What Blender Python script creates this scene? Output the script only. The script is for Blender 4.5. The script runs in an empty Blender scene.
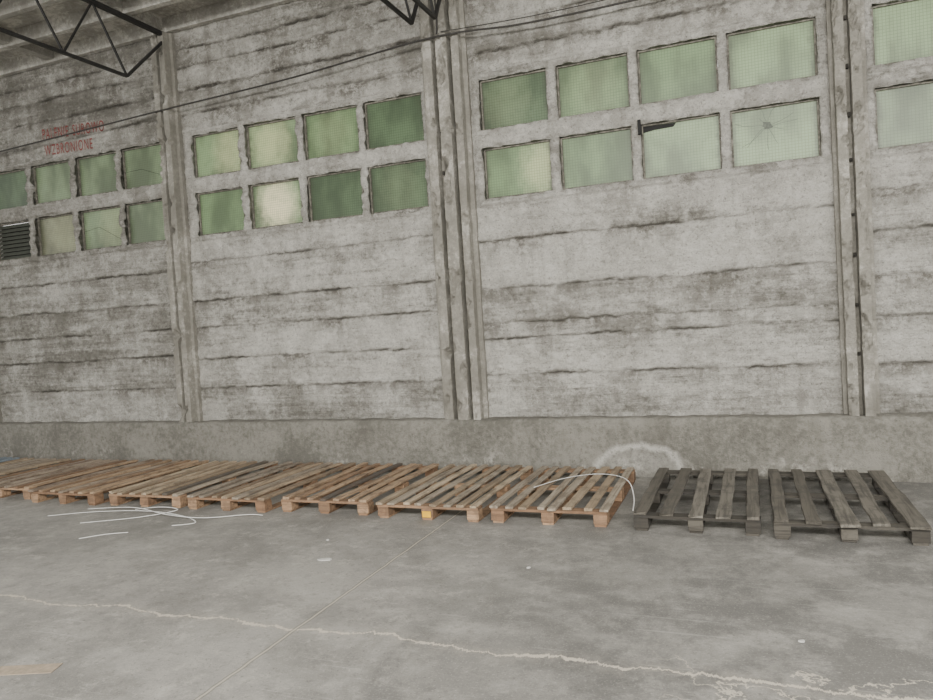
import bpy, bmesh, math, random
import numpy as np
from mathutils import Vector, Matrix, noise
random.seed(7)
COL=bpy.context.scene.collection
H=1.6; D=7.31975
TH,PT,RO,FPX=0.37474,0.03649,0.06148,724.65

# ------------------------------------------------------------------ helpers
def link(o): COL.objects.link(o); return o
def thing(o,label,cat,group=None):
    o["label"]=label; o["category"]=cat
    if group: o["group"]=group
    return o
def structure(o): o["kind"]="structure"; return o
def mesh_obj(name,verts,faces,mat=None,smooth=False):
    me=bpy.data.meshes.new(name); me.from_pydata([tuple(v) for v in verts],[],faces); me.update()
    if smooth: me.polygons.foreach_set('use_smooth',[True]*len(me.polygons))
    o=bpy.data.objects.new(name,me); link(o)
    if mat: me.materials.append(mat)
    return o
def fattr(me,name,vals):
    a=me.attributes.new(name,'FLOAT','POINT'); a.data.foreach_set('value',np.asarray(vals,dtype=np.float32))
def fn(x,y,z=0.0,o=4):
    return noise.fractal(Vector((x,y,z)),0.9,2.1,o)
BOXF=[(0,3,2,1),(4,5,6,7),(0,1,5,4),(1,2,6,5),(2,3,7,6),(3,0,4,7)]
def boxverts(x0,x1,y0,y1,z0,z1):
    return [(x0,y0,z0),(x1,y0,z0),(x1,y1,z0),(x0,y1,z0),(x0,y0,z1),(x1,y0,z1),(x1,y1,z1),(x0,y1,z1)]
def multi_box(name,boxes,mat):
    V=[];F=[]
    for b in boxes:
        k=len(V); V+=boxverts(*b); F+=[tuple(i+k for i in f) for f in BOXF]
    return mesh_obj(name,V,F,mat)

# ------------------------------------------------------------------ node helper
class NT:
    def __init__(s,name):
        s.m=bpy.data.materials.new(name); s.m.use_nodes=True; s.t=s.m.node_tree; s.t.nodes.clear()
        s.out=s.t.nodes.new('ShaderNodeOutputMaterial')
    def n(s,typ,ins=None,**kw):
        nd=s.t.nodes.new(typ)
        for k,v in kw.items(): setattr(nd,k,v)
        if ins:
            for k,v in ins.items():
                if isinstance(v,bpy.types.NodeSocket): s.t.links.new(v,nd.inputs[k])
                else: nd.inputs[k].default_value=v
        return nd
    def math(s,op,a,b=0.0,c=0.0,clamp=False):
        return s.n('ShaderNodeMath',{0:a,1:b,2:c},operation=op,use_clamp=clamp).outputs[0]
    def noise(s,vec,scale,detail=4,rough=0.55,dist=0.0):
        return s.n('ShaderNodeTexNoise',{'Vector':vec,'Scale':scale,'Detail':detail,'Roughness':rough,'Distortion':dist}).outputs[0]
    def ramp(s,v,a,b):
        return s.n('ShaderNodeMapRange',{'Value':v,'From Min':a,'From Max':b},interpolation_type='SMOOTHSTEP').outputs[0]
    def mix(s,f,a,b,mode='MIX'):
        nd=s.t.nodes.new('ShaderNodeMix'); nd.data_type='RGBA'; nd.blend_type=mode
        for i,v in ((0,f),(6,a),(7,b)):
            if isinstance(v,bpy.types.NodeSocket): s.t.links.new(v,nd.inputs[i])
            else: nd.inputs[i].default_value=(v if i==0 else (*v,1))
        return nd.outputs[2]
    def pos(s,scale=(1,1,1),rot=(0,0,0)):
        g=s.n('ShaderNodeNewGeometry').outputs['Position']
        return s.n('ShaderNodeMapping',{'Vector':g,'Scale':scale,'Rotation':rot}).outputs[0]
    def attr(s,name): return s.n('ShaderNodeAttribute',attribute_name=name).outputs['Fac']
    def bump(s,h,st=0.5,d=0.02): return s.n('ShaderNodeBump',{'Height':h,'Strength':st,'Distance':d}).outputs[0]
    def bsdf(s,col,rough=0.9,bump=None,**kw):
        ins={'Base Color':col if isinstance(col,bpy.types.NodeSocket) else (*col,1),'Roughness':rough}
        if bump is not None: ins['Normal']=bump
        ins.update(kw)
        b=s.n('ShaderNodeBsdfPrincipled',ins)
        s.t.links.new(b.outputs[0],s.out.inputs[0]); return b

def mat_wall():
    s=NT('weathered_whitewashed_concrete'); p=s.pos()
    paint=s.attr('paint'); seam=s.attr('seam'); dirt=s.attr('dirt')
    n1=s.noise(p,2.2,7,0.7); n2=s.noise(p,16,6,0.8); n3=s.noise(p,60,4,0.75)
    st=s.noise(s.pos((8,8,0.7)),1.0,5,0.6)
    hz=s.noise(s.pos((1.0,1,13)),1.0,7,0.78)
    v=s.math('ADD',paint,s.math('MULTIPLY',s.math('SUBTRACT',n1,0.5),1.0))
    v=s.math('ADD',v,s.math('MULTIPLY',s.math('SUBTRACT',n2,0.5),1.3))
    v=s.math('ADD',v,s.math('MULTIPLY',s.math('SUBTRACT',hz,0.5),1.7))
    m=s.ramp(v,0.0,0.70)
    base=s.mix(s.ramp(n2,0.3,0.7),(0.135,0.128,0.108),(0.255,0.243,0.21))
    wh=s.mix(s.ramp(n1,0.35,0.65),(0.42,0.404,0.362),(0.60,0.583,0.53))
    wh=s.mix(s.math('MULTIPLY',s.ramp(n3,0.5,0.64),0.45),wh,(0.26,0.248,0.215))
    c=s.mix(m,base,wh)
    g=s.math('MULTIPLY',dirt,s.ramp(s.math('ADD',s.math('ADD',n2,s.math('MULTIPLY',st,0.4)),s.math('MULTIPLY',hz,0.5)),0.80,1.06))
    c=s.mix(s.math('MULTIPLY',g,0.85),c,(0.11,0.10,0.08))
    stm=s.ramp(st,0.52,0.75)
    c=s.mix(s.math('MULTIPLY',stm,0.3),c,(0.16,0.147,0.12))
    pits=s.ramp(s.noise(p,38,4,0.75),0.56,0.64)
    c=s.mix(s.math('MULTIPLY',pits,0.5),c,(0.105,0.096,0.078))
    fl=s.math('MULTIPLY',s.ramp(s.noise(p,11,6,0.78),0.52,0.58),m)
    c=s.mix(s.math('MULTIPLY',fl,0.4),c,(0.68,0.663,0.61))
    sm=s.math('MULTIPLY',seam,s.ramp(s.noise(s.pos((5,5,20)),1.0,5,0.7),0.30,0.54))
    c=s.mix(s.math('MULTIPLY',sm,1.0,clamp=True),c,(0.05,0.044,0.034))
    h=s.math('ADD',s.math('MULTIPLY',n2,0.8),s.math('MULTIPLY',n3,0.4)); h=s.math('ADD',h,s.math('MULTIPLY',hz,0.6))
    s.bsdf(c,0.95,s.bump(h,1.0,0.055)); return s.m
def mat_concrete(name,c0,c1,light=None,streak=0.3,bstr=0.5,la=0.92,lb=1.03):
    s=NT(name); p=s.pos()
    n1=s.noise(p,2.2,6,0.65); n2=s.noise(p,18,6,0.75); n3=s.noise(p,75,3,0.6)
    st=s.noise(s.pos((9,9,0.9)),1.0,5,0.6)
    c=s.mix(s.ramp(s.math('ADD',s.math('MULTIPLY',n1,0.6),s.math('MULTIPLY',n2,0.4)),0.36,0.64),c0,c1)
    if light: c=s.mix(s.ramp(s.math('ADD',n1,s.math('MULTIPLY',n2,0.8)),la,lb),c,light)
    c=s.mix(s.math('MULTIPLY',s.ramp(st,0.5,0.72),streak),c,(0.09,0.083,0.067))
    c=s.mix(s.math('MULTIPLY',s.ramp(n3,0.58,0.72),0.4),c,(0.08,0.074,0.061))
    h=s.math('ADD',n2,s.math('MULTIPLY',n3,0.4))
    s.bsdf(c,0.93,s.bump(h,bstr,0.025)); return s.m
def mat_curb():
    s=NT('curb_concrete'); p=s.pos()
    n1=s.noise(p,1.6,6,0.65); n2=s.noise(p,16,6,0.75); n3=s.noise(p,80,3,0.6); st=s.noise(s.pos((5,5,0.9)),1.0,5,0.6)
    c=s.mix(s.ramp(s.math('ADD',s.math('MULTIPLY',n1,0.5),s.math('MULTIPLY',n2,0.5)),0.40,0.60),(0.12,0.114,0.096),(0.225,0.215,0.185))
    c=s.mix(s.math('MULTIPLY',s.ramp(st,0.5,0.7),0.35),c,(0.095,0.088,0.072))
    g=s.n('ShaderNodeSeparateXYZ',{0:s.n('ShaderNodeNewGeometry').outputs['Position']})
    x=g.outputs[0]; z=g.outputs[2]
    n4=s.noise(p,5,5,0.7)
    nz=s.math('ADD',s.math('MULTIPLY',s.math('SUBTRACT',n1,0.5),0.4),s.math('MULTIPLY',s.math('SUBTRACT',n4,0.5),0.4))
    dx=s.math('DIVIDE',s.math('SUBTRACT',x,-1.09),0.50); dz=s.math('DIVIDE',s.math('SUBTRACT',z,0.0),0.34)
    r=s.math('ADD',s.math('SQRT',s.math('ADD',s.math('MULTIPLY',dx,dx),s.math('MULTIPLY',dz,dz))),nz)
    edge=s.math('MULTIPLY',s.math('SUBTRACT',1.0,s.ramp(s.math('ABSOLUTE',s.math('SUBTRACT',r,0.88)),0.0,0.16)),0.75)
    fill=s.math('MULTIPLY',s.math('SUBTRACT',1.0,s.ramp(r,0.5,1.0)),0.35)
    e=s.math('MULTIPLY',s.math('ADD',edge,fill),s.ramp(n2,0.2,0.55),clamp=True)
    c=s.mix(s.math('MULTIPLY',e,0.8),c,(0.50,0.485,0.44))
    low=s.math('MULTIPLY',s.math('SUBTRACT',1.0,s.ramp(z,0.08,0.32)),s.ramp(s.noise(p,4,5,0.7),0.57,0.68))
    c=s.mix(s.math('MULTIPLY',low,0.5),c,(0.48,0.46,0.41))
    pits=s.ramp(s.noise(p,26,4,0.7),0.58,0.68)
    c=s.mix(s.math('MULTIPLY',pits,0.5),c,(0.07,0.065,0.053))
    h=s.math('ADD',n2,s.math('MULTIPLY',n3,0.4))
    s.bsdf(c,0.93,s.bump(h,0.8,0.03)); return s.m
def mat_floor():
    s=NT('dusty_concrete_floor'); p=s.pos()
    g=s.n('ShaderNodeSeparateXYZ',{0:s.n('ShaderNodeNewGeometry').outputs['Position']}); x=g.outputs[0]; y=g.outputs[1]
    n0=s.noise(p,0.5,5,0.6,0.3); n1=s.noise(p,1.9,8,0.78); n2=s.noise(p,11,7,0.8); n3=s.noise(p,80,4,0.75)
    v=s.math('ADD',s.math('MULTIPLY',n0,0.45),s.math('MULTIPLY',n1,0.55))
    c=s.mix(s.ramp(v,0.40,0.58),(0.20,0.193,0.176),(0.335,0.322,0.292))
    rt=s.ramp(s.math('ADD',x,s.math('MULTIPLY',y,-0.25)),-1.9,0.4)
    dk=s.math('MULTIPLY',s.ramp(s.noise(p,1.0,8,0.78),0.42,0.58),s.math('ADD',s.math('MULTIPLY',rt,0.64),0.12))
    c=s.mix(dk,c,(0.095,0.093,0.087))
    band=s.math('MULTIPLY',s.ramp(y,-3.2,-2.2),s.ramp(s.noise(p,2.6,7,0.75),0.42,0.6))
    c=s.mix(s.math('MULTIPLY',band,s.math('ADD',0.3,s.math('MULTIPLY',rt,0.3))),c,(0.11,0.107,0.099))
    sand=s.math('MULTIPLY',s.ramp(s.noise(p,4.5,8,0.84),0.52,0.62),s.math('SUBTRACT',0.6,s.math('MULTIPLY',rt,0.35)))
    c=s.mix(sand,c,(0.41,0.392,0.35))
    c=s.mix(s.math('MULTIPLY',s.ramp(n2,0.5,0.66),0.45),c,(0.135,0.129,0.117))
    c=s.mix(s.math('MULTIPLY',s.ramp(n3,0.54,0.66),0.45),c,(0.45,0.435,0.395))
    c=s.mix(s.math('MULTIPLY',s.ramp(s.noise(p,47,3,0.6),0.61,0.68),0.5),c,(0.085,0.081,0.073))
    for ang,sc in ((0.5,1.0),(-0.9,1.3),(1.4,1.8)):
        sr=s.noise(s.pos((1.0*sc,34*sc,1),(0,0,ang)),1.0,4,0.6)
        c=s.mix(s.math('MULTIPLY',s.ramp(sr,0.65,0.71),0.35),c,(0.43,0.42,0.385))
    wob=s.noise(s.pos((1,0,0)),1.3,3,0.5); wob2=s.noise(s.pos((1,0,0)),9,7,0.8)
    yc=s.math('ADD',s.math('MULTIPLY',s.math('SUBTRACT',wob,0.5),0.35),s.math('MULTIPLY',s.math('SUBTRACT',wob2,0.5),0.20))
    dy=s.math('ABSOLUTE',s.math('SUBTRACT',s.math('ADD',y,4.07),yc))
    wd=s.math('ADD',s.math('MULTIPLY',s.ramp(s.noise(p,6,5,0.75),0.42,0.64),0.013),0.0055)
    ck=s.math('SUBTRACT',1.0,s.ramp(s.math('DIVIDE',dy,wd),0.8,1.3))
    core=s.math('LESS_THAN',s.math('ABSOLUTE',s.math('SUBTRACT',dy,s.math('MULTIPLY',wd,0.95))),0.003)
    halo=s.math('MULTIPLY',s.math('SUBTRACT',1.0,s.ramp(dy,0.0,0.12)),s.ramp(n2,0.4,0.6))
    c=s.mix(s.math('MULTIPLY',halo,0.35),c,(0.38,0.352,0.305))
    c=s.mix(s.math('MULTIPLY',core,0.7),c,(0.07,0.06,0.047)); c=s.mix(s.math('MULTIPLY',ck,0.88),c,(0.55,0.50,0.415))
    wx=s.math('MULTIPLY',s.math('SUBTRACT',s.noise(s.pos((0,1,0)),5,4,0.7),0.5),0.03)
    dx=s.math('ABSOLUTE',s.math('SUBTRACT',s.math('ADD',x,2.37),wx))
    c=s.mix(s.math('MULTIPLY',s.math('SUBTRACT',1.0,s.ramp(dx,0.010,0.018)),0.6),c,(0.08,0.07,0.055))
    c=s.mix(s.math('MULTIPLY',s.math('SUBTRACT',1.0,s.ramp(dx,0.004,0.010)),0.75),c,(0.48,0.445,0.37))
    vor=s.n('ShaderNodeTexVoronoi',{'Vector':s.n('ShaderNodeVectorMath',{0:p,1:s.n('ShaderNodeTexNoise',{'Vector':p,'Scale':3.0,'Detail':6,'Roughness':0.6}).outputs[1]},operation='ADD').outputs[0],'Scale':0.6},feature='DISTANCE_TO_EDGE').outputs['Distance']
    hc=s.math('MULTIPLY',s.math('SUBTRACT',1.0,s.ramp(vor,0.003,0.007)),s.math('MULTIPLY',s.ramp(x,-0.6,-0.1),s.math('SUBTRACT',1.0,s.ramp(y,-3.7,-3.4))))
    c=s.mix(s.math('MULTIPLY',hc,0.85),c,(0.52,0.475,0.39))
    h=s.math('ADD',s.math('MULTIPLY',n2,0.5),s.math('MULTIPLY',n3,0.4)); h=s.math('SUBTRACT',h,s.math('MULTIPLY',core,0.8))
    ro=s.n('ShaderNodeMapRange',{'Value':n1,'To Min':0.5,'To Max':0.85}).outputs[0]
    s.bsdf(c,ro,s.bump(h,0.5,0.012)); return s.m
def mat_wood(name,ca,cb,cdark,along='Y',blotch=0.55):
    s=NT(name); sc=(38,2.2,38) if along=='Y' else (2.2,38,38)
    sh=s.attr('shade')
    tc=s.n('ShaderNodeTexCoord').outputs['Object']
    off=s.n('ShaderNodeCombineXYZ',{0:s.math('MULTIPLY',sh,17.0),1:s.math('MULTIPLY',sh,31.0),2:0.0}).outputs[0]
    v=s.n('ShaderNodeVectorMath',{0:tc,1:off},operation='ADD').outputs[0]
    v2=s.n('ShaderNodeMapping',{'Vector':v,'Scale':sc}).outputs[0]
    g=s.noise(v2,1.0,5,0.65,0.6); n=s.noise(v,5,6,0.75)
    c=s.mix(s.ramp(sh,0.0,1.0),ca,cb)
    # every few boards a sun-greyed one
    gr=s.math('GREATER_THAN',s.math('FRACT',s.math('MULTIPLY',sh,7.31)),0.72)
    if along=='Y' and ca[0]>0.15: c=s.mix(s.math('MULTIPLY',gr,0.6),c,(0.27,0.245,0.205))
    c=s.mix(s.math('LESS_THAN',sh,-0.5),c,(0.075,0.068,0.058))
    c=s.mix(s.math('MULTIPLY',s.ramp(g,0.42,0.66),0.65),c,cdark)
    c=s.mix(s.math('MULTIPLY',s.ramp(n,0.48,0.62),blotch),c,tuple(0.4*a+0.012 for a in ca))
    s.bsdf(c,0.85,s.bump(g,0.4,0.006)); return s.m
def mat_simple(name,c,rough=0.7,var=0.25,scale=12,metal=0.0):
    s=NT(name); n=s.noise(s.pos(),scale,4,0.6)
    col=s.mix(s.ramp(n,0.35,0.7),tuple(a*(1-var) for a in c),c)
    s.bsdf(col,rough,**{'Metallic':metal}); return s.m
def mat_glass(name,col,bright=None,side=0.5,seed=0.0,warm=(0.75,0.68,0.45)):
    s=NT(name); tc=s.n('ShaderNodeTexCoord').outputs['Object']
    o=s.n('ShaderNodeVectorMath',{0:tc,1:(seed,seed*1.7,0)},operation='ADD').outputs[0]
    n=s.noise(s.n('ShaderNodeMapping',{'Vector':o,'Scale':(3.0,1,1.5)}).outputs[0],1.0,3,0.5)
    n2=s.noise(o,9,4,0.65)
    c=s.mix(s.ramp(n,0.34,0.62),tuple(a*0.62 for a in col),tuple(a*1.08 for a in col))  # mottled brightness of blurred trees outside, painted into the glass colour
    c=s.mix(s.math('MULTIPLY',s.ramp(n2,0.5,0.75),0.3),c,tuple(a*0.6 for a in col))
    x=s.n('ShaderNodeSeparateXYZ',{0:tc}); X=x.outputs[0]; Z=x.outputs[2]
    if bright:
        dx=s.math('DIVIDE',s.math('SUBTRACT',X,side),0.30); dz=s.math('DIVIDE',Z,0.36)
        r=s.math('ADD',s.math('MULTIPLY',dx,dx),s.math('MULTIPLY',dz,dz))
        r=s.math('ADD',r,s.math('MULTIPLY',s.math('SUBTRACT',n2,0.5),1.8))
        c=s.mix(s.math('MULTIPLY',s.math('SUBTRACT',1.0,s.ramp(r,-0.2,1.5)),bright),c,warm)  # bright warm reflection patch painted into the pane colour
    gx=s.math('PINGPONG',X,0.014); gz=s.math('PINGPONG',Z,0.014)
    w=s.math('MAXIMUM',s.math('LESS_THAN',gx,0.0022),s.math('LESS_THAN',gz,0.0022))
    c=s.mix(s.math('MULTIPLY',w,0.45),c,tuple(a*0.35 for a in col))
    ex=s.math('MAXIMUM',s.math('DIVIDE',s.math('ABSOLUTE',X),0.35),s.math('DIVIDE',s.math('ABSOLUTE',Z),0.262))
    ed=s.math('MULTIPLY',s.ramp(s.math('ADD',ex,s.math('MULTIPLY',s.math('SUBTRACT',n2,0.5),0.25)),0.86,1.02),0.5)
    c=s.mix(ed,c,(0.10,0.108,0.078))
    bp=s.bump(s.noise(o,120,2,0.5),0.3,0.004)
    t=s.n('ShaderNodeBsdfTranslucent',{'Color':c,'Normal':bp}).outputs[0]
    d=s.n('ShaderNodeBsdfPrincipled',{'Base Color':s.mix(0.8,(0.12,0.125,0.10),c),'Roughness':0.32,'Normal':bp}).outputs[0]
    m=s.n('ShaderNodeMixShader',{0:0.5,1:d,2:t}).outputs[0]
    s.t.links.new(m,s.out.inputs[0]); return s.m

M_wall=mat_wall(); M_curb=mat_curb(); M_floor=mat_floor()
M_pil=mat_concrete('pillar_concrete',(0.175,0.165,0.139),(0.275,0.262,0.226),(0.38,0.363,0.322),0.3,0.8,0.94,1.12)
M_ceil=mat_concrete('ceiling_concrete',(0.24,0.23,0.203),(0.42,0.405,0.362),(0.50,0.48,0.435),0.2,0.4)
M_steel=mat_simple('black_truss_steel',(0.018,0.017,0.016),0.6,0.4)
M_frame=mat_simple('rough_window_putty',(0.20,0.188,0.153),0.9,0.6,25)
M_dark=mat_simple('dark_gap',(0.012,0.012,0.011),0.9)
M_hole=mat_simple('bolt_hole_shade',(0.03,0.027,0.022),0.9)
M_cable=mat_simple('cable_rubber',(0.035,0.032,0.028),0.7)
M_strap=mat_simple('white_plastic_strap',(0.75,0.75,0.72),0.5,0.1)
M_yellow=mat_simple('yellow_tag',(0.80,0.45,0.02),0.7,0.2)

# ------------------------------------------------------------------ wall
ZR=[(3.62,4.145),(2.90,3.43)]
PX=[[(-10.06,-9.32),(-9.20,-8.48),(-8.37,-7.65),(-7.56,-6.83)],
    [(-6.38,-5.68),(-5.57,-4.85),(-4.75,-4.03),(-3.94,-3.22)],
    [(-2.55,-1.82),(-1.72,-1.0),(-.91,-.18),(-.09,.66)],
    [(1.10,1.83),(1.93,2.66),(2.76,3.48),(3.58,4.30)]]
GROUP=[(-10.2,-6.84),(-6.50,-3.18),(-2.64,0.73),(1.03,4.4)]
holes=[(a,b,z0,z1) for bay in PX for (a,b) in bay for (z0,z1) in ZR]
def axis(lo,hi,step,keys):
    k=sorted(set([lo,hi]+[q for q in keys if lo<q<hi])); out=[]
    for a,b in zip(k,k[1:]):
        n=max(1,round((b-a)/step)); out+=[a+(b-a)*i/n for i in range(n)]
    return out+[hi]
XS=axis(-14.0,6.0,0.024,[v for h in holes for v in h[:2]])
ZS=axis(0.45,5.6,0.012,[v for h in holes for v in h[2:]])
SEAMS=[[1.00,1.41,1.75,2.10,2.50],[0.99,1.35,1.76,2.09,2.58],[1.03,1.42,1.58,1.95,2.46],[1.02,1.45,1.80,2.2,2.55]]
TOP=[4.42,4.72,5.0,5.22]
def bay_of(x): return 0 if x<-6.69 else 1 if x<-2.93 else 2 if x<0.88 else 3
BIAS=[0.36,0.58,0.58,0.58]
def wall_sample(x,z):
    b=bay_of(x); paint=BIAS[b]; seam=0; dirt=0; y=0
    j=0
    for i,s0 in enumerate(SEAMS[b]+TOP):
        d0=z-s0
        if abs(d0)<0.45:
            c=s0+0.018*fn(x*0.9,i*3.3+b,0,3)+0.014*fn(x*10,i*5.1,0,4); d=z-c
            I=min(1,max(0.0,0.5+1.6*fn(x*1.9,i*7.7+b*3,2.0,5)))
            seam=max(seam,(0.3+0.7*I)*math.exp(-(d/(0.008+0.007*I))**2)); 
            y+=0.028*(0.35+0.65*I)*math.exp(-(d/0.014)**2)
            if d>0: y-=0.022*I*math.exp(-d/0.04)
            if d<0: dirt+=1.3*math.exp(d/0.10)*max(0,0.40+1.4*fn(x*2.1,i*4.4+b,5.0,4))
            elif d<0.1: dirt+=0.5*math.exp(-d/0.03)*I
            if d>0: j=i+1
        elif d0>0: j=i+1
    paint+=0.13*fn(j*3.7+b*11,1.5,0,1)*2+0.26*fn(x*0.6,z*2.4,3,4)
    y+=0.012*fn(j*5.1,b*3.0,7,1)*2
    g0,g1=GROUP[b]
    if g0<x<g1 and 2.83<z<4.21:
        y-=0.030+0.024*fn(x*6,z*6,1,3); dirt+=0.18
        for (a,c2) in PX[b]:
            for (z0,z1) in ZR:
                ex=max(a-x,x-c2,0); ez=max(z0-z,z-z1,0)
                if ex<0.05 and ez<0.05:
                    e=math.hypot(ex,ez)
                    if e<0.05: y+=(0.05-e)/0.05*max(0,0.2+1.3*fn(x*9,z*9,6,3))*0.04; dirt+=(0.05-e)*8
    if 2.55<z<2.9 and g0<x<g1: 
        k=(z-2.55)/0.35; dirt+=0.8*k*max(0,0.3+fn(x*3,z,9,3)); y-=0.02*max(0,fn(x*5,z*5,4,3)+0.1)*k
    if b==2 and 1.40<z<1.97:
        k=min(1,(z-1.40)/0.1,(1.97-z)/0.1); q=0.5+1.2*fn(x*1.3,z*5,4,5)
        dirt+=k*0.6*max(0,q); paint-=0.10*k*max(0,q)
    if b==0: dirt+=0.18
    if z>4.21:
        dirt+=0.25+0.8*fn(x*1.1,z*5,8,4); paint-=0.04
    if z<0.8: dirt+=0.25
    y+=0.014*fn(x*2.5,z*3.5,0,4)+0.016*fn(x*9,z*16,0,3)
    if -9.1<x<-7.7 and 4.2<z<4.7: y=max(-0.012,y); dirt*=0.5; seam*=0.4
    return y,paint,min(1,seam),max(0,min(1,dirt))
nx,nz=len(XS),len(ZS)
V=[];A=[[],[],[]]
for z in ZS:
    for x in XS:
        if -10.6<x<2.4: y,p,s_,d_=wall_sample(x,z)
        else: y,p,s_,d_=0,0.5,0,0.2
        V.append((x+0.0,y,z)); A[0].append(p);A[1].append(s_);A[2].append(d_)
xi={round(v,4):i for i,v in enumerate(XS)}; zi={round(v,4):i for i,v in enumerate(ZS)}
solid=np.ones((nz-1,nx-1),bool)
HI=[]
for a,b,c,d in holes:
    i0,i1,j0,j1=xi[round(a,4)],xi[round(b,4)],zi[round(c,4)],zi[round(d,4)]
    solid[j0:j1,i0:i1]=False; HI.append((i0,i1,j0,j1))
for i0,i1,j0,j1 in HI:
    for i in range(i0,i1+1):
        for j,sg in ((j0,1),(j1,-1)):
            k=j*nx+i; v=V[k]; V[k]=(v[0],v[1],v[2]+sg*0.005*fn(v[0]*8,v[2]*3,2,3))
    for j in range(j0,j1+1):
        for i,sg in ((i0,1),(i1,-1)):
            k=j*nx+i; v=V[k]; V[k]=(v[0]+sg*0.006*fn(v[0]*3,v[2]*8,4,3),v[1],v[2])
F=[]
for j in range(nz-1):
    for i in range(nx-1):
        if solid[j,i]: k=j*nx+i; F.append((k,k+1,k+1+nx,k+nx))
for i0,i1,j0,j1 in HI:
    ring=[(i,j0) for i in range(i0,i1)]+[(i1,j) for j in range(j0,j1)]+[(i,j1) for i in range(i1,i0,-1)]+[(i0,j) for j in range(j1,j0,-1)]
    base=len(V)
    for i,j in ring:
        k=j*nx+i; V.append((XS[i],0.15,ZS[j])); A[0].append(A[0][k]-0.1);A[1].append(0);A[2].append(0.4)
    n=len(ring)
    for q in range(n):
        a=ring[q][1]*nx+ring[q][0]; r=ring[(q+1)%n]; b=r[1]*nx+r[0]
        F.append((a,base+q,base+(q+1)%n,b))
w=mesh_obj('wall_back',V,F,M_wall,True); structure(w)
fattr(w.data,'paint',A[0]);fattr(w.data,'seam',A[1]);fattr(w.data,'dirt',A[2])

# ------------------------------------------------------------------ windows
GREEN=(0.285,0.39,0.22); GG=(0.31,0.385,0.25); LG=(0.375,0.48,0.295); DG=(0.175,0.25,0.145); BR=(0.32,0.33,0.23)
spec={(0,0):[(DG,None,0),(GG,None,0),(GG,None,0),(GG,None,0)],
      (0,1):[None,(BR,0.3,0.1),(GG,0.3,0.2),(GG,None,0)],
      (1,0):[(LG,0.7,0.2),(LG,0.8,-0.05),(GREEN,0.2,0),(DG,None,0)],
      (1,1):[(GREEN,None,0),(LG,1.0,0.0),(DG,None,0),(DG,0.1,0)],
      (2,0):[(DG,0.15,-0.1),(GREEN,0.15,0),(GREEN,None,0),(LG,None,0)],
      (2,1):[(GREEN,0.75,0.3),(GREEN,None,0),(LG,None,0),(LG,None,0)],
      (3,0):[(LG,None,0)]*4,(3,1):[(GG,None,0)]*4}
wn=0
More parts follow.
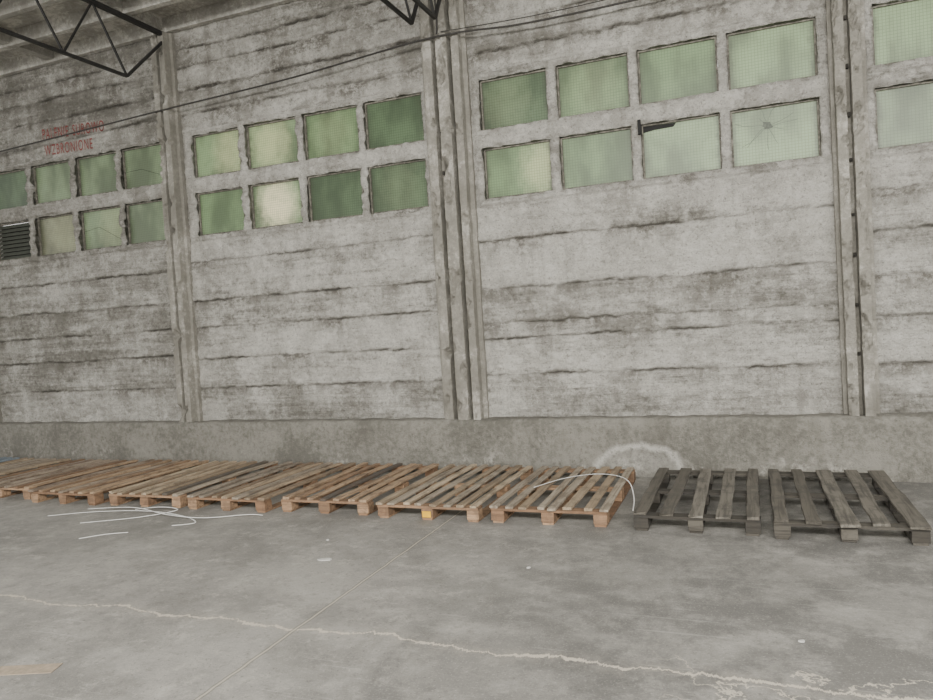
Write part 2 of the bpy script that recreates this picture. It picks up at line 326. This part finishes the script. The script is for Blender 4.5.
for b,bay in enumerate(PX):
    for r,(z0,z1) in enumerate(ZR):
        for c,(x0,x1) in enumerate(bay):
            wn+=1; cx=(x0+x1)/2; cz=(z0+z1)/2; hw=(x1-x0)/2; hh=(z1-z0)/2
            t=0.016; y0,y1=0.025,0.065; gy=0.045
            fr=multi_box('window_%d'%wn,[(-hw,hw,y0,y1,-hh,-hh+t),(-hw,hw,y0,y1,hh-t,hh),(-hw,-hw+t,y0,y1,-hh+t,hh-t),(hw-t,hw,y0,y1,-hh+t,hh-t)],M_frame)
            fr.location=(cx,0,cz); structure(fr)
            sp=spec[(b,r)][c]
            if sp is None:
                n=9; V=[];F=[]
                for i in range(n):
                    z=-hh+t+(i+0.5)*(2*hh-2*t)/n; k=len(V)
                    V+=[(-hw+t,0.05,z-0.026),(hw-t,0.05,z-0.026),(hw-t,0.09,z+0.026),(-hw+t,0.09,z+0.026),(-hw+t,0.054,z-0.028),(hw-t,0.054,z-0.028),(hw-t,0.094,z+0.024),(-hw+t,0.094,z+0.024)]
                    F+=[tuple(q+k for q in f) for f in BOXF]
                lv=mesh_obj('louvre',V,F,mat_simple('louvre_metal',(0.07,0.075,0.06),0.6)); lv.parent=fr
                bk=multi_box('louvre_backing',[(-hw+t,hw-t,0.105,0.11,-hh+t,hh-t)],M_dark); bk.parent=fr
                continue
            col,br,side=sp
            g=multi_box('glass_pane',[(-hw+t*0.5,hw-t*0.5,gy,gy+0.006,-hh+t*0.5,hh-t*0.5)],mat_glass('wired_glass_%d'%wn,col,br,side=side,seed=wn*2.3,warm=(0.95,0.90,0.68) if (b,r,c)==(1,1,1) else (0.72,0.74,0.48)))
            g.parent=fr
            cy=gy-0.0015
            def crack(segs,wd):
                V=[];F=[]
                for pts in segs:
                    for (ax,az),(bx_,bz) in zip(pts,pts[1:]):
                        dx,dz=bx_-ax,bz-az; L=math.hypot(dx,dz) or 1; nxx,nzz=-dz/L*wd,dx/L*wd; k=len(V)
                        V+=[(ax+nxx,cy,az+nzz),(ax-nxx,cy,az-nzz),(bx_-nxx,cy,bz-nzz),(bx_+nxx,cy,bz+nzz)]; F.append((k,k+1,k+2,k+3))
                return V,F
            rnd=random.Random(wn)
            if (b,r,c)==(2,1,3):
                cx0,cz0=-0.06,0.09; segs=[]
                for a in range(11):
                    an=a*2*math.pi/11+rnd.uniform(-.25,.25); L=rnd.uniform(0.06,0.30); p=[(cx0,cz0)]
                    for q in range(4):
                        px,pz=p[-1]; an+=rnd.uniform(-.25,.25); nxp=px+math.cos(an)*L/4; nzp=pz+math.sin(an)*L/4
                        p.append((max(-hw+.02,min(hw-.02,nxp)),max(-hh+.02,min(hh-.02,nzp))))
                    segs.append(p)
                V,F=crack(segs,0.0016)
                k=len(V); m=12; V.append((cx0,cy,cz0))
                for q in range(m):
                    rr=rnd.uniform(0.02,0.05); V.append((cx0+rr*1.4*math.cos(q*2*math.pi/m),cy-0.001,cz0+rr*math.sin(q*2*math.pi/m)))
                for q in range(m): F.append((k,k+1+q,k+1+(q+1)%m))
                cr=mesh_obj('glass_crack',V,F,mat_simple('crack_shade',(0.10,0.12,0.085),0.6,0.5,40)); cr.parent=fr
            if (b,r,c) in [(0,0,3),(0,1,2)]:
                segs=[[(-hw+.03,rnd.uniform(-.1,.2)),(rnd.uniform(-.1,.1),rnd.uniform(-.1,.1)),(hw-.03,rnd.uniform(-.2,0))]]
                V,F=crack(segs,0.002); cr=mesh_obj('glass_crack',V,F,M_dark); cr.parent=fr
            if (b,r,c)==(2,1,2):
                V=[(-hw+0.015,cy,hh-0.075),(-hw+0.12,cy,hh-0.06),(-hw+0.30,cy,hh-0.055),(-hw+0.33,cy,hh-0.02),(-hw+0.015,cy,hh-0.015)]
                gp=mesh_obj('broken_gap',V,[(0,1,2,3,4)],M_dark); gp.parent=fr
                gp2=multi_box('broken_slat',[(-hw-0.025,-hw+0.005,-0.05,0.03,hh-0.10,hh+0.04)],M_dark); gp2.parent=fr

# ------------------------------------------------------------------ pillars
def pillar(profile,x0,z0,z1,label,holes_x=None):
    P=[]
    for (ax,ay),(bx,by) in zip(profile,profile[1:]):
        n=max(1,round(math.hypot(bx-ax,by-ay)/0.012)); P+=[(ax+(bx-ax)*i/n,ay+(by-ay)*i/n) for i in range(n)]
    P.append(profile[-1]); n=len(P)
    K=max(2,int((z1-z0)/0.02)); V=[];F=[]
    for k in range(K+1):
        z=z0+(z1-z0)*k/K
        for i,(dx,y) in enumerate(P):
            a=0.005*fn((x0+dx)*9,z*9,y*9,3); e=max(0,fn((x0+dx)*7,z*5,3+y,4)-0.18)*0.12
            yy=y+a+(e if y<-0.1 else 0)
            V.append((x0+dx+0.004*fn(z*9,dx*8,y*5+9,4),yy,z))
    for k in range(K):
        for i in range(n-1): q=k*n+i; F.append((q,q+1,q+n+1,q+n))
    F.append(tuple(K*n+i for i in range(n)))
    o=mesh_obj('concrete_pillar',V,F,M_pil,False); thing(o,label,'pillar')
    if holes_x is not None:
        z=z0+0.55; rr=random.Random(3)
        while z<z1-0.3:
            hb=multi_box('bolt_hole',[(x0+holes_x-0.010,x0+holes_x+0.010,-0.085,-0.03,z,z+rr.uniform(0.02,0.04))],M_hole); hb.parent=o
            z+=rr.uniform(0.35,0.5)
    return o
def single(w,d=0.15):
    g=w*0.40
    return [(0,0.04),(0,-d*0.35),(0.03,-d*0.38),(0.034,-d),(g,-d),(g+0.006,-d+0.10),(g+0.040,-d+0.10),(g+0.046,-d-0.005),(w-0.045,-d-0.005),(w-0.040,-d*0.38),(w,-d*0.35),(w,0.04)]
pillar(single(0.29),-6.825,0.56,5.43,'weathered grey concrete pillar with a groove, standing on the kerb')
pillar([(0,0.04),(0,-0.05),(0.05,-0.05),(0.055,-0.14),(0.15,-0.14),(0.155,-0.035),(0.205,-0.035),(0.21,-0.16),(0.335,-0.16),(0.34,-0.04),(0.375,-0.04),(0.38,-0.14),(0.46,-0.14),(0.465,-0.05),(0.51,-0.045),(0.51,0.04)],-3.17,0.56,5.43,'wide double concrete pillar with chipped ribs and deep grooves',0.185)
pillar(single(0.29),0.745,0.56,5.43,'chipped concrete pillar with dark bolt holes in its groove',0.14)
pillar(single(0.29),-10.5,0.56,5.43,'weathered grey concrete pillar with a groove, standing on the kerb')
pillar(single(0.29),4.5,0.56,5.43,'weathered grey concrete pillar with a groove, standing on the kerb')

# ------------------------------------------------------------------ curb, floor, ceiling
xs=axis(-14,6,0.06,[]); prof=[(0.1,0.575),(-0.04,0.578),(-0.10,0.578),(-0.165,0.572),(-0.18,0.555),(-0.183,0.47),(-0.183,0.40),(-0.184,0.3),(-0.185,0.2),(-0.185,0.1),(-0.185,-0.02)]
V=[];F=[];n=len(prof)
for x in xs:
    for (y,z) in prof:
        V.append((x,y+0.012*fn(x*3,z*6,0,4),z+(0.016*fn(x*5,y*9,2,4) if z>0.5 else 0)))
for i in range(len(xs)-1):
    for k in range(n-1): q=i*n+k; F.append((q,q+1,q+n+1,q+n))
cb=mesh_obj('baseboard_back',V,F,M_curb,True); structure(cb)
fl=multi_box('floor',[(-20,12,-20,0.1,-0.1,0.0)],M_floor); structure(fl)
bx=[(-14,6,-13,0.3,5.62,5.70)]
y=-0.02
while y>-13:
    bx.append((-14,6,y-0.07,y,5.44,5.62)); bx.append((-14,6,y-0.56,y-0.50,5.50,5.62)); y-=0.62
for xx in (-10.46,-8.57,-6.69,-4.81,-2.92,-1.02,0.88,2.77):
    bx.append((xx-0.06,xx+0.06,-13,0,5.47,5.62))
ce=multi_box('ceiling',bx,M_ceil); structure(ce)

# ------------------------------------------------------------------ trusses
def bar(name,a,b,wd,par):
    a=Vector(a);b=Vector(b);d=(b-a); L=d.length; d.normalize()
    s1=Vector((1,0,0)); s2=d.cross(s1).normalized()
    V=[]
    for p in (a,b):
        for u,v in ((-1,-1),(1,-1),(1,1),(-1,1)): V.append(p+s1*u*wd/2+s2*v*wd/2)
    o=mesh_obj(name,V,[(0,3,2,1),(4,5,6,7),(0,1,5,4),(1,2,6,5),(2,3,7,6),(3,0,4,7)],M_steel); o.parent=par
    return o
for X,ye,zb in ((-6.61,-0.74,4.71),(-3.06,-0.50,4.67),(-2.80,-0.50,4.67),(0.88,-0.6,4.72)):
    e=bpy.data.objects.new('roof_truss',None); link(e); e.location=(0,0,0)
    thing(e,'black steel lattice roof truss spanning from the pillar top','roof truss','black roof trusses')
    zt=5.40
    bar('top_chord',(X,-13,zt),(X,-0.02,zt),0.05,e); bar('bottom_chord',(X,-12.5,zb),(X,ye,zb),0.032,e)
    bar('web_member',(X,ye,zb),(X,-0.06,zt-0.02),0.03,e)
    y=ye
    while y>-12:
        bar('web_member',(X,y,zb),(X,y-0.42,zt),0.02,e); bar('web_member',(X,y-0.42,zt),(X,y-0.84,zb),0.02,e); y-=0.84

# ------------------------------------------------------------------ cables and straps as real tubes
def tube(name,pts,r,mat,label=None,cat=None,flat=1.0):
    P=[Vector(p) for p in pts]; Q=[]
    for i in range(len(P)-1):
        p0=P[max(0,i-1)];p1=P[i];p2=P[i+1];p3=P[min(len(P)-1,i+2)]
        for k in range(10):
            t=k/10; Q.append(0.5*((2*p1)+(p2-p0)*t+(2*p0-5*p1+4*p2-p3)*t*t+(3*p1-p0-3*p2+p3)*t**3))
    Q.append(P[-1]); V=[];F=[];m=6
    for i,q in enumerate(Q):
        d=(Q[min(len(Q)-1,i+1)]-Q[max(0,i-1)]).normalized()
        up=Vector((0,0,1)) if abs(d.z)<0.9 else Vector((0,1,0))
        s1=d.cross(up).normalized(); s2=s1.cross(d)
        for a in range(m): V.append(q+s1*r*math.cos(a*2*math.pi/m)+s2*r*flat*math.sin(a*2*math.pi/m))
    for i in range(len(Q)-1):
        for a in range(m): F.append((i*m+a,i*m+(a+1)%m,(i+1)*m+(a+1)%m,(i+1)*m+a))
    F.append(tuple(range(m-1,-1,-1))); F.append(tuple((len(Q)-1)*m+a for a in range(m)))
    o=mesh_obj(name,V,F,mat,True)
    if label: thing(o,label,cat)
    return o
tube('electric_cable',[(-10.4,-.165,4.35),(-8.5,-.165,4.41),(-6.6,-.17,4.47),(-4.8,-.17,4.52),(-3.0,-.18,4.62),(-2.0,-.17,4.565),(-0.84,-.17,4.56),(0.88,-.17,4.60),(4.6,-.17,4.62)],0.010,M_cable,'dark sagging electric cable strung across the pillars','cable')
tube('electric_cable',[(-2.88,-.18,4.66),(-1.8,-.17,4.62),(-0.6,-.17,4.64),(0.88,-.17,4.74)],0.005,M_cable,'thin dark cable strung between two pillars','cable')
tube('electric_cable',[(-2.93,-.175,4.65),(-2.92,-.17,4.8),(-2.93,-.17,5.1),(-2.93,-.17,5.42)],0.010,M_cable,'dark cable rising up the double pillar','cable')

# ------------------------------------------------------------------ painted words
M_red=mat_simple('faded_red_paint',(0.25,0.06,0.052),0.9,0.25,30)
def words(txt,x0,x1,z,hgt,slope=0.0):
    cu=bpy.data.curves.new('tmp','FONT'); cu.body=txt; cu.size=1; cu.offset=0.0; cu.space_word=1.5; cu.space_character=1.22
    t=bpy.data.objects.new('tmp',cu); link(t); bpy.context.view_layer.update()
    me=bpy.data.meshes.new_from_object(t); bpy.data.objects.remove(t)
    xs_=[v.co.x for v in me.vertices]; ys_=[v.co.y for v in me.vertices]; a,b=min(xs_),max(xs_); c,d=min(ys_),max(ys_)
    for v in me.vertices:
        X=x0+(v.co.x-a)/(b-a)*(x1-x0); Zz=z+(v.co.y-c)/(d-c)*hgt+slope*(X-x0)
        v.co=(X,-0.018,Zz)
    me.materials.clear(); me.materials.append(M_red); me.name='painted_lettering'
    o=link(bpy.data.objects.new('painted_lettering',me))
    thing(o,'faded red painted words "%s" on the concrete wall'%txt,'lettering'); return o
words('PALENIE SUROWO',-8.92,-7.80,4.47,0.145,-0.045); words('WZBRONIONE',-8.90,-8.02,4.25,0.14,-0.03)

# ------------------------------------------------------------------ pallets
BROWN=[mat_wood('brown_pallet_wood',(0.18,0.13,0.085),(0.35,0.27,0.182),(0.085,0.058,0.037)),
       mat_wood('tan_pallet_wood',(0.25,0.19,0.125),(0.43,0.345,0.24),(0.115,0.082,0.053)),
       mat_wood('reddish_pallet_wood',(0.215,0.135,0.08),(0.37,0.265,0.168),(0.10,0.06,0.037)),
       mat_wood('bluish_pallet_wood',(0.12,0.15,0.17),(0.20,0.24,0.27),(0.07,0.08,0.09))]
BROWNX=[mat_wood('brown_block_wood',(0.22,0.128,0.072),(0.36,0.235,0.14),(0.10,0.06,0.035),'X')]
GREY=mat_wood('grey_pallet_wood',(0.095,0.085,0.068),(0.175,0.16,0.132),(0.03,0.026,0.021),'Y',0.6)
GREYX=mat_wood('grey_block_wood',(0.042,0.037,0.029),(0.10,0.09,0.072),(0.018,0.015,0.012),'X',0.7)
def board(V,F,S,x0,x1,y0,y1,z0,z1,skew=0.0,warp=0.0,shade=0.5,rnd=random,rag=0.006):
    n=8; k=len(V); e=0.003
    for i in range(n+1):
        t=i/n; y=y0+(y1-y0)*t; dx=skew*(t-0.5)+0.003*rnd.uniform(-1,1); dz=warp*(1-4*(t-0.5)**2)+0.0015*rnd.uniform(-1,1)
        nick=rnd.uniform(0,rag); nick2=rnd.uniform(0,rag)
        for q,(x,z) in enumerate(((x0+e,z0),(x1-e,z0),(x1,z0+e),(x1,z1-e),(x1-e,z1),(x0+e,z1),(x0,z1-e),(x0,z0+e))):
            yy=y+(rag*rnd.uniform(-1,1) if i in(0,n) else 0)
            V.append((x+dx+(-nick if x>(x0+x1)/2 else nick2),yy,z+dz)); S.append(shade)
    for i in range(n):
        for j in range(8):
            a=k+i*8+j; b=k+i*8+(j+1)%8; F.append((a,b,b+8,a+8))
    F.append(tuple(k+j for j in range(7,-1,-1))); F.append(tuple(k+n*8+j for j in range(8)))
def xboard(V,F,S,x0,x1,y0,y1,z0,z1,shade,rnd):
    k=len(V); 
    V+=[(a+rnd.uniform(-.004,.004),b+rnd.uniform(-.004,.004),c) for a,b,c in boxverts(x0,x1,y0,y1,z0,z1)]; S+=[shade]*8
    F+=[tuple(i+k for i in f) for f in BOXF]
def pallet(xl,xr,yf,yb,boards,wood,xwood,label,group,seed,rot=0.0,H1=0.138,yellow=False,skid=True,darkb=(),rag=0.004):
    rnd=random.Random(seed); cx=(xl+xr)/2; cy=(yf+yb)/2; w=(xr-xl)/2; l=(yb-yf)/2
    e=bpy.data.objects.new('pallet',None); link(e); e.location=(cx,cy,0); e.rotation_euler=(0,0,rot)
    thing(e,label,'pallet',group)
    tz=H1-0.02
    def fin(name,V,F,S,m,bev=0):
        o=mesh_obj(name,V,F,m); fattr(o.data,'shade',S); o.parent=e
        if bev:
            b=o.modifiers.new('b','BEVEL'); b.width=bev; b.segments=2
        return o
    V=[];F=[];S=[]
    for i,(bx,bw,sk,ln) in enumerate(boards):
        x0=-w+bx*2*w
        board(V,F,S,x0,x0+bw,-l+rnd.uniform(-.022,.016)+ln,l+rnd.uniform(-.012,.014),tz,H1+rnd.uniform(-.002,.004),sk,rnd.uniform(-.004,.008),-1.2 if i in darkb else rnd.random(),rnd,rag)
    fin('deck',V,F,S,wood)
    for y in (-l+0.05,0,l-0.05):
        V=[];F=[];S=[]; xboard(V,F,S,-w+.004,w-.004,y-0.05,y+0.05,tz-0.02,tz-0.0005,rnd.random(),rnd); fin('stringer_board',V,F,S,xwood)
    zb=0.018 if skid else 0.0
    for bi,x in enumerate((-w+0.055,0,w-0.055)):
        for yi,y in enumerate((-l+0.06,0,l-0.06)):
            V=[];F=[];S=[]; xboard(V,F,S,x-0.052,x+0.052,y-0.055,y+0.055,zb,tz-0.0205,rnd.random(),rnd)
            o=fin('block',V,F,S,xwood,0.004)
            if yellow and yi==0 and bi==1:
                o["label"]="block with a yellow painted end"
                t=multi_box('yellow_tag',[(-0.038,0.038,-0.0615,-0.0585,0.025,0.075)],M_yellow); t.parent=e; t.location=(x,y,0)
        if skid:
            V=[];F=[];S=[]; board(V,F,S,x-0.045,x+0.045,-l+.01,l-.01,0.0,0.0175,0,0,rnd.random(),rnd,0.003); fin('bottom_board',V,F,S,xwood)
    return e
def slats(n,bw,w,seed,jit=0.01,sk=0.01):
    r=random.Random(seed); out=[]
    for i in range(n):
        f=(i/(n-1))*(w-bw)/w; out.append((max(0,min((w-bw)/w,f+r.uniform(-jit,jit)/w*(0 if i in(0,n-1) else 1))),bw*r.uniform(.85,1.08),r.uniform(-sk,sk),0))
    return out
YF,YB=-1.94,-0.36
G='brown wooden pallets lined along the wall'; G2='dark grey wooden pallets'
T='brown slatted wooden pallet lying flat on the concrete floor'
rows=[(-10.35,-9.47,7,BROWN[3],'weathered bluish grey wooden pallet at the end of the row',{}),
 (-9.32,-8.42,7,BROWN[1],T,{}),(-8.26,-7.27,7,BROWN[2],'reddish brown slatted wooden pallet beside the wall kerb',{}),
 (-7.12,-6.19,7,BROWN[2],T,{}),(-6.06,-5.16,7,BROWN[1],'pale brown slatted wooden pallet with white strapping in front',{'darkb':(5,)}),
 (-5.04,-4.14,7,BROWN[0],'brown wooden pallet with closely spaced weathered slats',{}),
 (-4.02,-3.13,7,BROWN[2],'brown wooden pallet with one dark grey board',{'darkb':(3,)}),
 (-3.01,-2.09,8,BROWN[1],'tan wooden pallet with a yellow tag on its block',{'yellow':True}),
 (-2.00,-1.07,8,BROWN[1],'tan slatted wooden pallet with a white strap over it',{})]
for i,(a,b,n,m,lab,kw) in enumerate(rows):
    rr=random.Random(i+40)
    pallet(a,b,YF+rr.uniform(-.05,.04)+(0.06 if i<3 else 0),YB+rr.uniform(-.04,.02),slats(n,0.070 if n==8 else 0.072,b-a,i+3,0.018,0.06 if i==6 else 0.026),m,BROWNX[0],lab,G,i+11,rr.uniform(-.018,.018),**kw)
pallet(-0.865,0.01,-1.98,-0.39,[(0.0,0.10,0.0,0),(0.215,0.11,0.02,0),(0.435,0.11,-0.02,0),(0.66,0.11,0.01,0),(0.885,0.10,0.0,0)],GREY,GREYX,'dark grey weathered pallet with five widely spaced boards',G2,77,0.0,rag=0.012)
pallet(0.085,1.01,-2.03,-0.38,[(0.0,0.10,0.0,0),(0.21,0.10,-0.01,0),(0.42,0.13,-0.02,-0.05),(0.65,0.11,0.015,0),(0.86,0.13,-0.02,-.02)],GREY,GREYX,'dark grey weathered pallet with skewed boards and a protruding plank',G2,78,0.0,rag=0.012)

# ------------------------------------------------------------------ straps and litter
def strap(pts,label,w=0.006):
    return tube('packing_strap',pts,w,M_strap,label,'strap',0.5)
strap([(-1.80,-1.35,.152),(-1.62,-1.0,.156),(-1.38,-.80,.156),(-1.16,-.86,.156),(-1.03,-1.05,.14),(-0.96,-1.3,.07),(-0.95,-1.45,.006)],'thin white plastic strap looped over a pallet',0.005)
strap([(-6.35,-2.40,.005),(-5.95,-2.22,.012),(-5.4,-2.14,.02),(-4.9,-2.20,.010),(-4.6,-2.36,.006),(-4.75,-2.48,.006)],'white plastic packing strap curling on the floor')
strap([(-6.15,-2.12,.006),(-5.6,-2.08,.03),(-5.0,-2.28,.04),(-4.6,-2.26,.02),(-4.25,-2.10,.02),(-4.12,-2.05,.006)],'white plastic packing strap curling on the floor')
strap([(-5.75,-2.55,.005),(-5.3,-2.32,.012),(-5.05,-2.10,.03),(-5.3,-2.02,.03),(-5.6,-2.06,.006)],'short looped white plastic packing strap on the floor')
strap([(-5.3,-2.95,.005),(-5.15,-2.8,.006),(-5.0,-2.72,.005)],'short white plastic packing strap on the floor')
def scrap(name,x,y,w,l,rot,mat,label,cat):
    rnd=random.Random(int(x*100)); V=[];n=9
    for q in range(n):
        a=q*2*math.pi/n; V.append((w*math.cos(a)*rnd.uniform(.7,1),l*math.sin(a)*rnd.uniform(.7,1),0.004+rnd.uniform(0,.004)))
    V+= [(v[0],v[1],0.0) for v in V]
    F=[tuple(range(n))]+[(q,q+n,(q+1)%n+n,(q+1)%n) for q in range(n)]
    o=mesh_obj(name,V,F,mat); o.location=(x,y,0.0005); o.rotation_euler=(0,0,rot); thing(o,label,cat)
M_paper=mat_simple('paper',(0.55,0.54,0.51),0.8); M_card=mat_simple('cardboard',(0.36,0.295,0.22),0.9,0.25,30)
scrap('paper_scrap',-2.86,-3.02,0.06,0.03,0.3,M_paper,'small crumpled white paper scrap on the floor','litter')
scrap('paper_scrap',0.16,-3.63,0.018,0.014,0.3,M_paper,'tiny white scrap on the concrete floor','litter')
scrap('paper_scrap',-1.4,-2.9,0.018,0.012,1.0,M_paper,'tiny white scrap on the concrete floor','litter')
scrap('paper_scrap',-3.1,-2.6,0.014,0.012,1.0,M_paper,'tiny white scrap on the concrete floor','litter')
V=boxverts(-0.16,0.16,-0.05,0.05,0,0.003)
o=mesh_obj('cardboard_piece',V,BOXF,M_card); o.location=(-3.46,-4.83,0.001); o.rotation_euler=(0,0,0.35); thing(o,'flat brown cardboard strip lying on the floor','cardboard')

# ------------------------------------------------------------------ light
wd=bpy.data.worlds.new('world'); bpy.context.scene.world=wd; wd.use_nodes=True
wd.node_tree.nodes['Background'].inputs[0].default_value=(0.99,0.985,0.96,1); wd.node_tree.nodes['Background'].inputs[1].default_value=2.35
def area(loc,rot,sx,sy,e,col):
    l=bpy.data.lights.new('daylight','AREA'); l.shape='RECTANGLE'; l.size=sx; l.size_y=sy; l.energy=e; l.color=col
    o=link(bpy.data.objects.new('daylight_opening',l)); o.location=loc; o.rotation_euler=rot; return o
area((1,-11.0,4.9),(math.radians(60),0,math.radians(5)),10,1.2,2000,(1,0.975,0.93))

# ------------------------------------------------------------------ camera
F0=Vector((-math.sin(TH),math.cos(TH),0));R0=Vector((math.cos(TH),math.sin(TH),0));Z=Vector((0,0,1))
Fv=math.cos(PT)*F0-math.sin(PT)*Z; U0=math.cos(PT)*Z+math.sin(PT)*F0
Rv=math.cos(RO)*R0-math.sin(RO)*U0; Uv=math.cos(RO)*U0+math.sin(RO)*R0
cam=bpy.data.cameras.new('camera'); co=link(bpy.data.objects.new('camera',cam)); cam.sensor_width=36; cam.lens=FPX/933*36; cam.clip_end=200
m=Matrix((Rv,Uv,-Fv)).transposed().to_4x4(); m.translation=(0,-D,H); co.matrix_world=m
bpy.context.scene.camera=co
